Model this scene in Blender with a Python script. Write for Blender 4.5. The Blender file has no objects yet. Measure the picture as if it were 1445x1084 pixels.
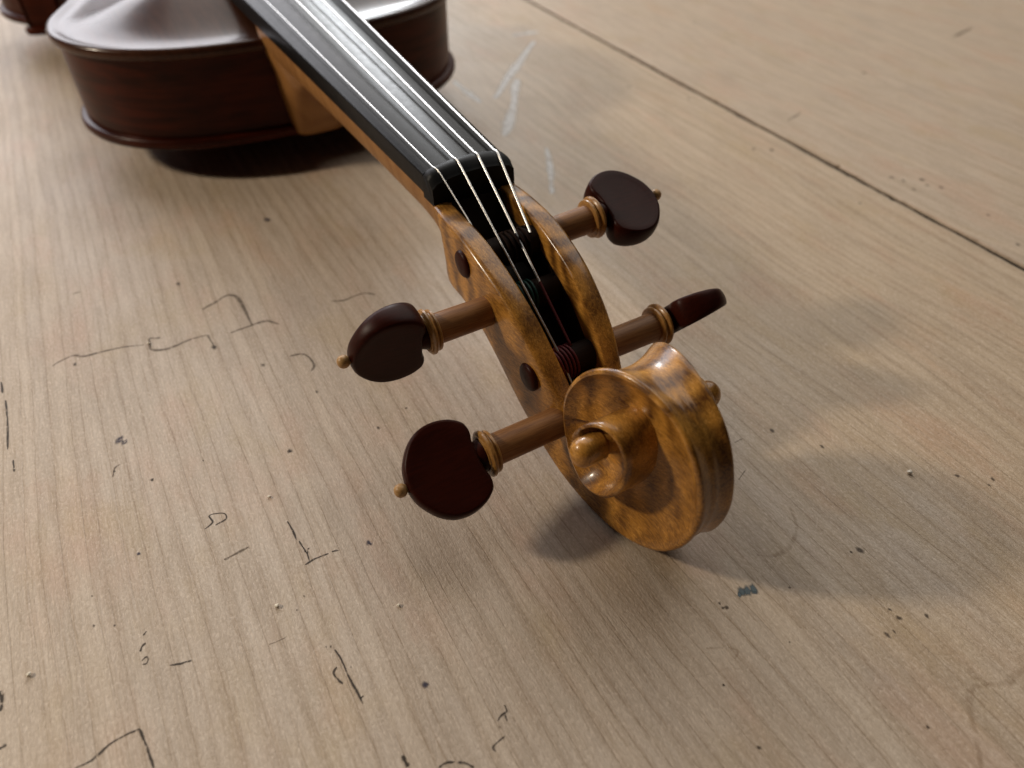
import bpy, bmesh, math, random
from mathutils import Vector, Matrix
random.seed(7)
SC = bpy.context.scene
COL = SC.collection
MM = 0.001
ZT = 52.6            # height (mm) of the violin's own zero plane above the tabletop

# ---------------------------------------------------------------- camera
cam_d = bpy.data.cameras.new('camera')
cam = bpy.data.objects.new('camera', cam_d)
COL.objects.link(cam)
SC.camera = cam
R = [[0.507642, 0.861562, 0.0033], [-0.59435, 0.347419, 0.725292], [0.623737, -0.37015, 0.688433]]
Cpos = [159.653, -79.566, 92.156]
cam.matrix_world = Matrix(((R[0][0], R[1][0], R[2][0], Cpos[0] * MM),
                           (R[0][1], R[1][1], R[2][1], Cpos[1] * MM),
                           (R[0][2], R[1][2], R[2][2], (Cpos[2] + ZT) * MM),
                           (0, 0, 0, 1)))
cam_d.sensor_width = 36
cam_d.lens = 25.445
cam_d.clip_start = 0.005
cam_d.clip_end = 50
cam_d.dof.use_dof = True
cam_d.dof.focus_distance = 0.170
cam_d.dof.aperture_fstop = 11.5

# ---------------------------------------------------------------- world, lamps, exposure
SC.view_settings.view_transform = 'Standard'
SC.view_settings.look = 'None'
SC.view_settings.exposure = 0.0
W = bpy.data.worlds.new('World')
SC.world = W
W.use_nodes = True
W.node_tree.nodes['Background'].inputs[0].default_value = (0.80, 0.86, 1.0, 1)
W.node_tree.nodes['Background'].inputs[1].default_value = 0.010


def lamp(name, pos, target, sx, sy, watts, col):
    d = bpy.data.lights.new(name, 'AREA')
    d.shape = 'RECTANGLE'
    d.size, d.size_y = sx, sy
    d.energy = watts
    d.color = col
    o = bpy.data.objects.new(name, d)
    COL.objects.link(o)
    o.location = pos
    o.rotation_euler = (Vector(target) - Vector(pos)).to_track_quat('-Z', 'Y').to_euler()
    return o


# the workshop window beyond the body and the daylit wall beside it, a warm bench lamp at the left, the pale ceiling
lamp('window_light', (-2.6, 1.0, 1.28), (0, 0, 0.02), 0.42, 0.55, 20, (0.94, 0.97, 1.0))
lamp('daylit_wall', (-2.7, -0.35, 1.15), (-0.15, 0, 0.05), 1.9, 1.2, 35, (0.96, 0.95, 1.0))
lamp('bench_lamp', (-0.306, -0.637, 0.45), (0.06, 0, 0), 0.07, 0.07, 3.45, (1.0, 0.86, 0.68))
lamp('ceiling_bounce', (-0.55, 0.50, 0.80), (-0.05, 0.10, 0), 1.3, 1.1, 7.2, (1.0, 0.95, 0.88))

# ---------------------------------------------------------------- node helpers


class NT:
    def __init__(self, name):
        self.m = bpy.data.materials.new(name)
        self.m.use_nodes = True
        self.t = self.m.node_tree
        self.b = self.t.nodes['Principled BSDF']
        self.out = self.t.nodes['Material Output']

    def n(self, kind, **kw):
        o = self.t.nodes.new(kind)
        for k, v in kw.items():
            setattr(o, k, v)
        return o

    def put(self, sock, v):
        if isinstance(v, bpy.types.NodeSocket):
            self.t.links.new(v, sock)
        elif isinstance(v, (tuple, list)) and len(v) == 3 and sock.type == 'RGBA':
            sock.default_value = (*v, 1)
        else:
            sock.default_value = v

    def math(self, op, a, b=0.0, c=0.0, clamp=False):
        o = self.n('ShaderNodeMath', operation=op, use_clamp=clamp)
        for i, v in enumerate((a, b, c)):
            self.put(o.inputs[i], v)
        return o.outputs[0]

    def coords(self, sx=1, sy=1, sz=1, rot=(0, 0, 0), loc=(0, 0, 0)):
        tc = self.n('ShaderNodeTexCoord')
        mp = self.n('ShaderNodeMapping')
        mp.inputs['Scale'].default_value = (1000 * sx, 1000 * sy, 1000 * sz)   # mm
        mp.inputs['Rotation'].default_value = rot
        mp.inputs['Location'].default_value = loc
        self.t.links.new(tc.outputs['Object'], mp.inputs['Vector'])
        return mp.outputs[0]

    def noise(self, vec, scale=1.0, detail=4, rough=0.55, dist=0.0, dim='3D'):
        o = self.n('ShaderNodeTexNoise', noise_dimensions=dim)
        if dim == '1D':
            self.put(o.inputs['W'], vec)
        else:
            self.put(o.inputs['Vector'], vec)
        o.inputs['Scale'].default_value = scale
        o.inputs['Detail'].default_value = detail
        o.inputs['Roughness'].default_value = rough
        o.inputs['Distortion'].default_value = dist
        return o.outputs['Fac']

    def ramp(self, fac, stops):
        o = self.n('ShaderNodeValToRGB')
        r = o.color_ramp
        while len(r.elements) < len(stops):
            r.elements.new(0.5)
        for e, (p, c) in zip(r.elements, stops):
            e.position = p
            e.color = (*c, 1) if isinstance(c, tuple) else (c, c, c, 1)
        self.put(o.inputs[0], fac)
        return o.outputs[0]

    def step(self, v, lo, hi):
        o = self.n('ShaderNodeMapRange', interpolation_type='SMOOTHSTEP')
        self.put(o.inputs[0], v)
        o.inputs[1].default_value = lo
        o.inputs[2].default_value = hi
        return o.outputs[0]

    def mix(self, fac, a, b, mode='MIX'):
        o = self.n('ShaderNodeMix', data_type='RGBA', blend_type=mode)
        self.put(o.inputs[0], fac)
        self.put(o.inputs[6], a)
        self.put(o.inputs[7], b)
        return o.outputs[2]

    def bump(self, h, strength, dist_mm):
        o = self.n('ShaderNodeBump')
        o.inputs['Strength'].default_value = strength
        o.inputs['Distance'].default_value = dist_mm * MM
        self.put(o.inputs['Height'], h)
        self.put(self.b.inputs['Normal'], o.outputs[0])

    def set(self, **kw):
        for k, v in kw.items():
            self.put(self.b.inputs[k.replace('_', ' ')], v)
        return self


def mat_flamed(name, light, dark, deep, spec=0.35, coat=0.42, rough=0.34, flame=1.0, fil=1.0):
    """figured maple under varnish: broad curl bands, silky fibre flecks, brown wear"""
    t = NT(name)
    sp = t.n('ShaderNodeSeparateXYZ')
    t.put(sp.inputs[0], t.coords(1, 1, 1))
    warp = t.noise(t.coords(0.045, 0.06, 0.05), 1, 3, 0.5)
    warp2 = t.noise(t.coords(0.16, 0.10, 0.10, loc=(9, 2, 4)), 1, 2, 0.5)
    ph = t.math('MULTIPLY_ADD', sp.outputs[0], 0.80, t.math('MULTIPLY', sp.outputs[2], 0.16))
    ph = t.math('ADD', ph, t.math('MULTIPLY', warp, 17.0))
    ph = t.math('ADD', ph, t.math('MULTIPLY', warp2, 2.6))
    bands = t.math('MULTIPLY_ADD', t.math('SINE', ph), 0.5, 0.5)
    amp = t.step(t.noise(t.coords(0.055, 0.055, 0.055, loc=(5, 5, 1)), 1, 2), 0.30, 0.62)
    bands = t.math('MULTIPLY_ADD', t.math('SUBTRACT', bands, 0.5), t.math('MULTIPLY_ADD', amp, 0.75, 0.25), 0.5)
    fibre = t.noise(t.coords(0.26, 1.55, 1.55, rot=(0.2, 0.55, 0.15)), 1.0, 4, 0.62, 1.1)
    fleck = t.step(fibre, 0.40, 0.60)
    fine = t.noise(t.coords(0.6, 3.0, 3.0, rot=(0.1, 0.75, 0.1)), 1.0, 2, 0.6, 0.8)
    wear = t.step(t.noise(t.coords(0.05, 0.05, 0.05, loc=(3, 1, 7)), 1.0, 3, 0.5), 0.46, 0.74)
    f = t.math('MULTIPLY_ADD', bands, 0.60 * flame, t.math('MULTIPLY', fleck, 0.26 * fil))
    f = t.math('MULTIPLY', f, t.math('MULTIPLY_ADD', fine, 0.5, 0.75))
    f = t.math('ADD', f, 0.02, clamp=True)
    c = t.ramp(f, [(0.0, dark), (0.42, tuple(0.42 * a + 0.58 * b for a, b in zip(light, dark))), (0.92, light)])
    silk = t.step(t.noise(t.coords(0.55, 1.9, 1.9, rot=(0.3, 0.6, 0.2), loc=(2, 8, 5)), 1.0, 3, 0.6, 1.4), 0.52, 0.66)
    silk = t.math('MULTIPLY', silk, t.math('MULTIPLY_ADD', bands, 0.85, 0.10))
    c = t.mix(t.math('MULTIPLY', silk, 0.50 * fil), c, tuple(min(1.0, a * k) for a, k in zip(light, (1.55, 1.75, 2.6))))
    c = t.mix(t.math('MULTIPLY', wear, 0.26), c, deep)
    pores = t.step(t.noise(t.coords(2.0, 2.0, 2.0), 1.0, 1), 0.70, 0.78)
    c = t.mix(t.math('MULTIPLY', pores, 0.5), c, deep)
    rg = t.math('MULTIPLY_ADD', t.noise(t.coords(.25, .25, .25), 1, 4), 0.22, rough - 0.11)
    t.set(Base_Color=c, Roughness=rg, Coat_Weight=coat, Coat_Roughness=0.15, Specular_IOR_Level=spec)
    t.bump(t.math('ADD', t.math('MULTIPLY', fibre, 0.5), t.noise(t.coords(.3, .3, .3), 1, 3)), 0.22, 0.35)
    return t.m


def mat_turned(name, light, dark, rough=0.4, spec=0.4, grain=(2.5, 0.12, 2.5), coat=0.0):
    """plain turned wood, grain along local y"""
    t = NT(name)
    g = t.noise(t.coords(*grain), 1.0, 4, 0.6, 0.3)
    g2 = t.noise(t.coords(.25, .1, .25), 1.0, 3)
    f = t.step(t.math('MULTIPLY_ADD', g, 0.7, t.math('MULTIPLY', g2, 0.3)), 0.33, 0.66)
    c = t.mix(f, dark, light)
    pore = t.step(t.noise(t.coords(grain[0] * 2, grain[1] * 2.5, grain[2] * 2), 1.0, 2), 0.64, 0.74)
    c = t.mix(t.math('MULTIPLY', pore, 0.45), c, tuple(x * 0.45 for x in dark))
    t.set(Base_Color=c, Roughness=rough, Specular_IOR_Level=spec, Coat_Weight=coat, Coat_Roughness=0.15)
    t.bump(g, 0.12, 0.15)
    return t.m


def mat_plain(name, col, rough, spec=0.5, metallic=0.0, coat=0.0, var=0.25, bump=0.0):
    t = NT(name)
    n = t.noise(t.coords(.4, .4, .4), 1, 5, 0.6)
    c = t.mix(n, tuple(x * (1 - var) for x in col), tuple(min(1, x * (1 + var)) for x in col))
    r = t.math('MULTIPLY_ADD', n, 0.16, rough - 0.08)
    t.set(Base_Color=c, Roughness=r, Specular_IOR_Level=spec, Metallic=metallic, Coat_Weight=coat, Coat_Roughness=0.12)
    if bump:
        t.bump(t.noise(t.coords(.9, .9, .9), 1, 3), bump, 0.2)
    return t.m


def mat_varnish(name, light, dark, rough, coat, stretch):
    """old red-brown varnish on the body"""
    t = NT(name)
    g = t.noise(t.coords(*stretch), 1.0, 4, 0.6, 0.4)
    big = t.noise(t.coords(.02, .02, .03), 1.0, 4, 0.6)
    f = t.step(t.math('MULTIPLY_ADD', g, 0.5, t.math('MULTIPLY', big, 0.5)), 0.35, 0.65)
    c = t.mix(f, dark, light)
    t.set(Base_Color=c, Roughness=t.math('MULTIPLY_ADD', big, 0.2, rough - 0.1), Coat_Weight=coat, Coat_Roughness=0.16, Specular_IOR_Level=0.12)
    t.bump(t.math('ADD', g, t.noise(t.coords(.06, .06, .06), 1, 2)), 0.10, 0.6)
    return t.m


def mat_board(name, tint, seed, vein=1.0):
    """pale worn bench wood: long growth lines, silky fibre, blotches"""
    t = NT(name)
    P = t.coords(1, 1, 1, loc=(seed, 0, 0))
    sp = t.n('ShaderNodeSeparateXYZ')
    t.put(sp.inputs[0], P)
    x, y = sp.outputs[0], sp.outputs[1]
    big = t.noise(t.coords(.0048, .012, .02, loc=(seed, 3, 0)), 1, 1.5, 0.5)
    wav = t.noise(t.coords(.016, .07, .1, loc=(seed, 0, 0)), 1, 4, 0.6)
    wid = t.step(y, -90.0, 190.0)                       # the figure opens out to the right
    yy = t.math('ADD', y, t.math('MULTIPLY', t.math('SUBTRACT', big, 0.5), t.math('MULTIPLY_ADD', wid, 44.0, 13.0)))
    yy = t.math('ADD', yy, t.math('MULTIPLY_ADD', wav, 2.4, -1.2))
    lines = []
    for sc_, off in ((0.235, 0.0), (0.118, 7.3)):
        vo = t.n('ShaderNodeTexVoronoi', voronoi_dimensions='1D', feature='DISTANCE_TO_EDGE')
        vo.inputs['Scale'].default_value = 1.0
        t.put(vo.inputs['W'], t.math('MULTIPLY_ADD', yy, sc_, off))
        lines.append((vo.outputs['Distance'], sc_))
    vc = t.n('ShaderNodeTexVoronoi', voronoi_dimensions='1D', feature='F1')
    vc.inputs['Scale'].default_value = 1.0
    t.put(vc.inputs['W'], t.math('MULTIPLY', yy, 0.235))
    cell = t.n('ShaderNodeSeparateColor')
    t.put(cell.inputs[0], vc.outputs['Color'])
    v3 = t.n('ShaderNodeTexVoronoi', voronoi_dimensions='1D', feature='DISTANCE_TO_EDGE')
    v3.inputs['Scale'].default_value = 1.0
    t.put(v3.inputs['W'], t.math('MULTIPLY_ADD', yy, 0.52, 31.0))
    thin = t.math('SUBTRACT', 1.0, t.step(v3.outputs['Distance'], 0.01, 0.14))
    thin = t.math('MULTIPLY', thin, t.step(t.noise(t.coords(.02, .06, 1, loc=(seed, 40, 0)), 1, 4, 0.65), 0.46, 0.66))
    brk = t.noise(t.coords(.045, .35, 1, loc=(seed, 9, 0)), 1, 4, 0.65)
    fine_line = t.math('SUBTRACT', 1.0, t.step(lines[0][0], 0.002, 0.042))
    halo = t.math('SUBTRACT', 1.0, t.step(lines[0][0], 0.0, 0.34))
    wide = t.math('SUBTRACT', 1.0, t.step(lines[1][0], 0.0, 0.30))
    fine_line = t.math('MULTIPLY', fine_line, t.step(brk, 0.30, 0.62))
    fib = t.noise(t.coords(.09, 1.7, 1, rot=(0, 0, 0.02), loc=(seed, 0, 0)), 1, 3, 0.6, 0.5)
    fib2 = t.noise(t.coords(.30, 2.7, 1, rot=(0, 0, -0.05)), 1, 2, 0.6, 0.6)
    mid = t.noise(t.coords(.035, .30, 1, loc=(seed, 4, 0)), 1, 4, 0.6, 0.3)
    pink = t.noise(t.coords(.022, .05, 1, loc=(seed + 5, 2, 0)), 1, 4, 0.6)
    olive = t.noise(t.coords(.028, .045, 1, loc=(seed + 17, 8, 0)), 1, 4, 0.6)
    grey = t.noise(t.coords(.018, .03, 1, loc=(seed + 31, 5, 0)), 1, 5, 0.65)
    base = tint
    c = t.mix(t.math('MULTIPLY', t.step(mid, 0.38, 0.66), 0.55), base, tuple(a * b for a, b in zip(base, (0.72, 0.68, 0.63))))
    c = t.mix(t.math('MULTIPLY', t.step(cell.outputs[0], 0.55, 0.95), 0.32), c, tuple(a * b for a, b in zip(base, (1.12, 1.10, 1.05))))
    c = t.mix(t.math('MULTIPLY', t.step(pink, 0.48, 0.72), 0.55), c, tuple(a * b for a, b in zip(base, (0.98, 0.78, 0.70))))
    c = t.mix(t.math('MULTIPLY', t.step(olive, 0.50, 0.74), 0.55), c, tuple(a * b for a, b in zip(base, (0.86, 0.79, 0.60))))
    c = t.mix(t.math('MULTIPLY', t.step(grey, 0.50, 0.75), 0.55), c, tuple(a * b for a, b in zip(base, (0.72, 0.72, 0.74))))
    # years of rubbed-in varnish have browned the right-hand side of the board
    tan = t.step(t.math('MULTIPLY_ADD', t.noise(t.coords(.02, .035, 1, loc=(seed + 3, 1, 0)), 1, 5, 0.65), 170.0, t.math('SUBTRACT', y, 85.0)), 5.0, 80.0)
    c = t.mix(t.math('MULTIPLY', tan, 0.8 if vein > 0.8 else 0.25), c, t.mix(1.0, c, (0.95, 0.86, 0.70), 'MULTIPLY'))
    brown = tuple(a * b for a, b in zip(base, (0.50, 0.40, 0.29)))
    c = t.mix(t.math('MULTIPLY', wide, 0.13 * vein), c, brown)
    c = t.mix(t.math('MULTIPLY', halo, 0.15 * vein), c, brown)
    c = t.mix(t.math('MULTIPLY', fine_line, 0.60 * vein), c, tuple(a * 0.8 for a in brown))
    c = t.mix(t.math('MULTIPLY', thin, 0.34 * vein), c, brown)
    c = t.mix(t.math('MULTIPLY', t.step(fib, 0.45, 0.72), 0.28), c, brown)
    c = t.mix(t.math('MULTIPLY', t.step(fib2, 0.48, 0.74), 0.36), c, tuple(min(1, a * 1.25) for a in base))
    gran = t.noise(t.coords(0.9, 1.7, 1, loc=(seed, 0, 0)), 1, 3, 0.7, 0.4)
    c = t.mix(t.math('MULTIPLY', t.step(gran, 0.40, 0.62), 0.48), c, t.mix(1.0, c, (0.80, 0.77, 0.73), 'MULTIPLY'))
    c = t.mix(t.math('MULTIPLY', t.step(gran, 0.46, 0.30), 0.32), c, tuple(min(1, a * 1.35) for a in base))
    specks = t.step(t.noise(t.coords(.5, .8, 1, loc=(seed, 2, 0)), 1, 2, 0.5), 0.73, 0.80)
    c = t.mix(t.math('MULTIPLY', specks, 0.35), c, brown)
    rg = t.math('MULTIPLY_ADD', grey, 0.30, 0.30)
    rg = t.math('ADD', rg, t.math('MULTIPLY', fib, 0.10))
    t.set(Base_Color=c, Roughness=rg, Specular_IOR_Level=0.42)
    h = t.math('ADD', t.math('MULTIPLY', fib, 0.6), t.math('MULTIPLY', fib2, 0.4))
    h = t.math('SUBTRACT', h, t.math('MULTIPLY', fine_line, 0.35))
    h = t.math('ADD', h, t.math('MULTIPLY', gran, 1.1))
    h = t.math('ADD', h, t.math('MULTIPLY', mid, 0.6))
    t.bump(h, 0.60, 0.22)
    return t.m


def mat_mark(name, col, strength, rough=0.6, lo=0.35, hi=0.55, nscale=0.6):
    """ink, pencil, chalk or stain lying in the wood: soft-edged, broken by the grain"""
    t = NT(name)
    uv = t.n('ShaderNodeUVMap')
    s = t.n('ShaderNodeSeparateXYZ')
    t.put(s.inputs[0], uv.outputs[0])
    edge = t.step(t.math('ABSOLUTE', s.outputs[1]), 1.0, 0.25)
    n = t.noise(t.coords(nscale, nscale * 1.6, nscale), 1, 4, 0.65)
    a = t.math('MULTIPLY', edge, t.step(n, lo, hi))
    a = t.math('MULTIPLY', a, strength)
    t.set(Base_Color=col, Roughness=rough, Specular_IOR_Level=0.25, Alpha=a)
    return t.m


M = {}
M['maple'] = mat_flamed('varnished_flamed_maple', (0.54, 0.245, 0.040), (0.078, 0.025, 0.0044), (0.042, 0.0125, 0.0026), fil=1.2, flame=1.05)
M['inside'] = mat_plain('dark_pegbox_inside', (0.016, 0.0075, 0.004), 0.6, 0.3)
M['neck'] = mat_flamed('bare_neck_maple', (0.40, 0.200, 0.062), (0.25, 0.110, 0.030), (0.17, 0.070, 0.020), coat=0.15, rough=0.45, flame=0.7, fil=0.4)
M['ebony'] = mat_plain('ebony', (0.0060, 0.0060, 0.0062), 0.32, 0.15, var=0.15)
M['nut'] = mat_plain('ebony_nut', (0.005, 0.005, 0.0055), 0.48, 0.16, var=0.4)
M['pegwood'] = mat_turned('rosewood', (0.036, 0.0054, 0.0022), (0.024, 0.0038, 0.0016), 0.40, 0.11, grain=(1.6, 0.10, 1.6))
M['shaded_shaft'] = mat_turned('shaft_painted_shade', (0.020, 0.010, 0.006), (0.012, 0.006, 0.004), 0.7, 0.12)  # pegbox shade painted into the colour of the shaft's middle stretch
M['shaft'] = mat_turned('brown_shaft_wood', (0.31, 0.145, 0.052), (0.175, 0.074, 0.026), 0.45, 0.25)
M['boxwood'] = mat_turned('boxwood', (0.44, 0.225, 0.058), (0.27, 0.120, 0.028), 0.34, 0.5, grain=(1.2, 1.2, 1.2), coat=0.2)
M['pin'] = mat_turned('pale_boxwood', (0.50, 0.30, 0.12), (0.36, 0.19, 0.065), 0.4, 0.4, grain=(1.5, 1.5, 1.5))
M['steel'] = mat_plain('string_winding_silver', (0.76, 0.75, 0.73), 0.34, 0.5, metallic=1.0, var=0.06)
M['red_silk'] = mat_plain('red_silk', (0.10, 0.012, 0.015), 0.55, 0.3)
M['green_silk'] = mat_plain('green_silk', (0.007, 0.045, 0.036), 0.55, 0.3)
M['shaded_winding'] = mat_plain('shaded_winding', (0.018, 0.010, 0.008), 0.9, 0.08)  # G and A windings: shade inside the box put into their colour
M['rib'] = mat_varnish('rib_varnish', (0.070, 0.0100, 0.0020), (0.020, 0.0031, 0.0009), 0.36, 0.05, (.035, .035, .28))
M['plate'] = mat_varnish('plate_varnish', (0.070, 0.026, 0.013), (0.036, 0.013, 0.007), 0.30, 0.28, (.02, .5, .3))
M['board'] = mat_board('bench_board_wood', (0.590, 0.490, 0.392), 0.0, 1.0)
M['board_b'] = mat_board('second_bench_board_wood', (0.58, 0.468, 0.358), 211.0, 0.6)
M['gap'] = mat_plain('gap_grime', (0.016, 0.011, 0.007), 0.8, 0.2)
M['dark_mark'] = mat_mark('dark_cut', (0.034, 0.025, 0.019), 0.78, lo=0.32, hi=0.46, nscale=0.7)
M['faint_mark'] = mat_mark('faint_crack', (0.13, 0.095, 0.062), 0.62, lo=0.28, hi=0.5, nscale=0.5)
M['chalk'] = mat_mark('chalk_smear', (0.82, 0.80, 0.77), 0.9, lo=0.10, hi=0.65, nscale=0.25)
M['stain'] = mat_mark('brown_tide_line', (0.30, 0.185, 0.095), 0.22, lo=0.30, hi=0.62, nscale=0.3)
M['speck'] = mat_mark('dark_speck', (0.040, 0.028, 0.020), 0.62, lo=0.2, hi=0.45, nscale=2.0)
M['paint'] = mat_mark('blue_grey_paint', (0.105, 0.140, 0.160), 0.95, lo=0.25, hi=0.42, nscale=1.0)
M['ink'] = mat_mark('blue_black_ink', (0.045, 0.042, 0.075), 0.8, lo=0.3, hi=0.55, nscale=1.0)
M['crumb'] = mat_plain('pale_wood_crumb', (0.74, 0.66, 0.53), 0.6, 0.3)

# ---------------------------------------------------------------- mesh helpers (all sizes in mm, in the violin's frame)


class MB:
    def __init__(self):
        self.v, self.f, self.mi, self.uv = [], [], [], []

    def add(self, vs, fs, mi=0):
        o = len(self.v)
        self.v += [tuple(p) for p in vs]
        for f in fs:
            self.f.append(tuple(i + o for i in f))
            self.mi.append(mi)

    def grid(self, rows, closed=False, mi=0):
        """rows of equal length -> quads; closed joins the last column to the first"""
        n = len(rows[0])
        vs = [p for r in rows for p in r]
        fs = []
        for i in range(len(rows) - 1):
            for j in range(n if closed else n - 1):
                k = (j + 1) % n
                fs.append((i * n + j, i * n + k, (i + 1) * n + k, (i + 1) * n + j))
        self.add(vs, fs, mi)

    def tube(self, pts, r, seg=10, caps=True, mi=0):
        pts = [Vector(p) for p in pts]
        rows = []
        up = Vector((0, 0.3, 1)).normalized()
        rs = r if isinstance(r, (list, tuple)) else [r] * len(pts)
        for i, p in enumerate(pts):
            a = pts[max(i - 1, 0)]
            b = pts[min(i + 1, len(pts) - 1)]
            t = (b - a).normalized()
            s = t.cross(up)
            s = s.normalized() if s.length > 1e-6 else Vector((1, 0, 0))
            u = s.cross(t).normalized()
            up = u
            rows.append([p + (s * math.cos(q) + u * math.sin(q)) * rs[i] for q in [2 * math.pi * k / seg for k in range(seg)]])
        self.grid(rows, True, mi)
        if caps:
            self.add(rows[0], [tuple(range(seg))], mi)
            self.add(rows[-1], [tuple(range(seg - 1, -1, -1))], mi)

    def lathe(self, prof, seg=40, mi=0):
        """prof: (radius, y); axis = local y"""
        rows = [[(r * math.cos(q), y, r * math.sin(q)) for q in [2 * math.pi * k / seg for k in range(seg)]] for r, y in prof]
        self.grid(rows, True, mi)

    def build(self, name, mats, parent=None, smooth=35, origin=(0, 0, 0), world=True):
        me = bpy.data.meshes.new(name)
        dz = ZT if world else 0.0
        me.from_pydata([((x - origin[0]) * MM, (y - origin[1]) * MM, (z + dz - origin[2]) * MM) for x, y, z in self.v], [], self.f)
        for m in (mats if isinstance(mats, list) else [mats]):
            me.materials.append(m)
        me.polygons.foreach_set('material_index', self.mi)
        bm = bmesh.new()
        bm.from_mesh(me)
        bmesh.ops.remove_doubles(bm, verts=bm.verts, dist=2e-6)
        bmesh.ops.recalc_face_normals(bm, faces=bm.faces)
        if smooth:
            for f in bm.faces:
                f.smooth = True
            for e in bm.edges:
                if len(e.link_faces) == 2 and e.calc_face_angle(0) > math.radians(smooth):
                    e.smooth = False
        bm.to_mesh(me)
        bm.free()
        o = bpy.data.objects.new(name, me)
        COL.objects.link(o)
        if parent is not None:
            o.parent = parent
            if world:
                o.location = -parent.location + Vector(origin) * MM
        return o


def spline(pts, n):
    """Catmull-Rom through the points (tuples of any length), n samples per span"""
    out = []
    m = len(pts)
    for i in range(m - 1):
        p0, p1, p2, p3 = pts[max(i - 1, 0)], pts[i], pts[i + 1], pts[min(i + 2, m - 1)]
        for k in range(n):
            t = k / n
            out.append(tuple(0.5 * (2 * b + (c - a) * t + (2 * a - 5 * b + 4 * c - d) * t * t + (3 * b - a - 3 * c + d) * t ** 3)
                             for a, b, c, d in zip(p0, p1, p2, p3)))
    out.append(tuple(pts[-1]))
    return out


def lerp(a, b, t):
    return tuple(x + (y - x) * t for x, y in zip(a, b))


def sstep(x, a, b):
    t = min(1, max(0, (x - a) / (b - a)))
    return t * t * (3 - 2 * t)


def interp(tab, x):
    if x <= tab[0][0]:
        return tab[0][1]
    for (a, u), (b, v) in zip(tab, tab[1:]):
        if x <= b:
            return u + (v - u) * (x - a) / (b - a)
    return tab[-1][1]


# ---------------------------------------------------------------- the workbench (setting)
bench = bpy.data.objects.new('workbench', None)
COL.objects.link(bench)
bench['kind'] = 'structure'
bench['label'] = 'pale worn wooden workbench top made of two wide boards'
bench.rotation_euler = (0, 0, math.atan(-0.0297))
SEAM = 185.5


def board(name, y0, y1, m, bevel0, bevel1):
    b = MB()
    x0, x1, t, e = -1300, 700, 30, 0.7
    prof = [(y0, -t), (y0, -e if bevel0 else 0)]
    if bevel0:
        prof += [(y0 + 0.2, -e * .35), (y0 + e, 0)]
    if bevel1:
        prof += [(y1 - e, 0), (y1 - 0.2, -e * .35)]
    prof += [(y1, -e if bevel1 else 0), (y1, -t)]
    xs = [x0] + [-420 + 1.6 * k for k in range(420)] + [x1]
    jit, rows = 0.0, []
    for x in xs:
        jit = 0.82 * jit + random.uniform(-.16, .16)
        chip = random.uniform(.3, .9) if random.random() < 0.04 else 0
        rows.append([(x, y + ((jit - chip) if abs(y - y1) < 1 and bevel1 else (jit + chip) if abs(y - y0) < 1 and bevel0 else 0), z) for y, z in prof])
    b.grid(rows, True)
    n = len(prof)
    b.add([(x0, y, z) for y, z in prof], [tuple(range(n))])
    b.add([(x1, y, z) for y, z in prof], [tuple(range(n - 1, -1, -1))])
    return b.build(name, m, bench, smooth=20, world=False)


board_a = board('board', -800, SEAM - 1.45, M['board'], False, True)
board_b = board('board', SEAM + 1.45, 900, M['board_b'], True, False)
b = MB()
b.grid([[(-1300, SEAM - 1.45, -1.1), (-1300, SEAM + 1.45, -1.1)], [(700, SEAM - 1.45, -1.1), (700, SEAM + 1.45, -1.1)]])
b.build('seam_filler', M['gap'], bench, world=False)

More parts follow.
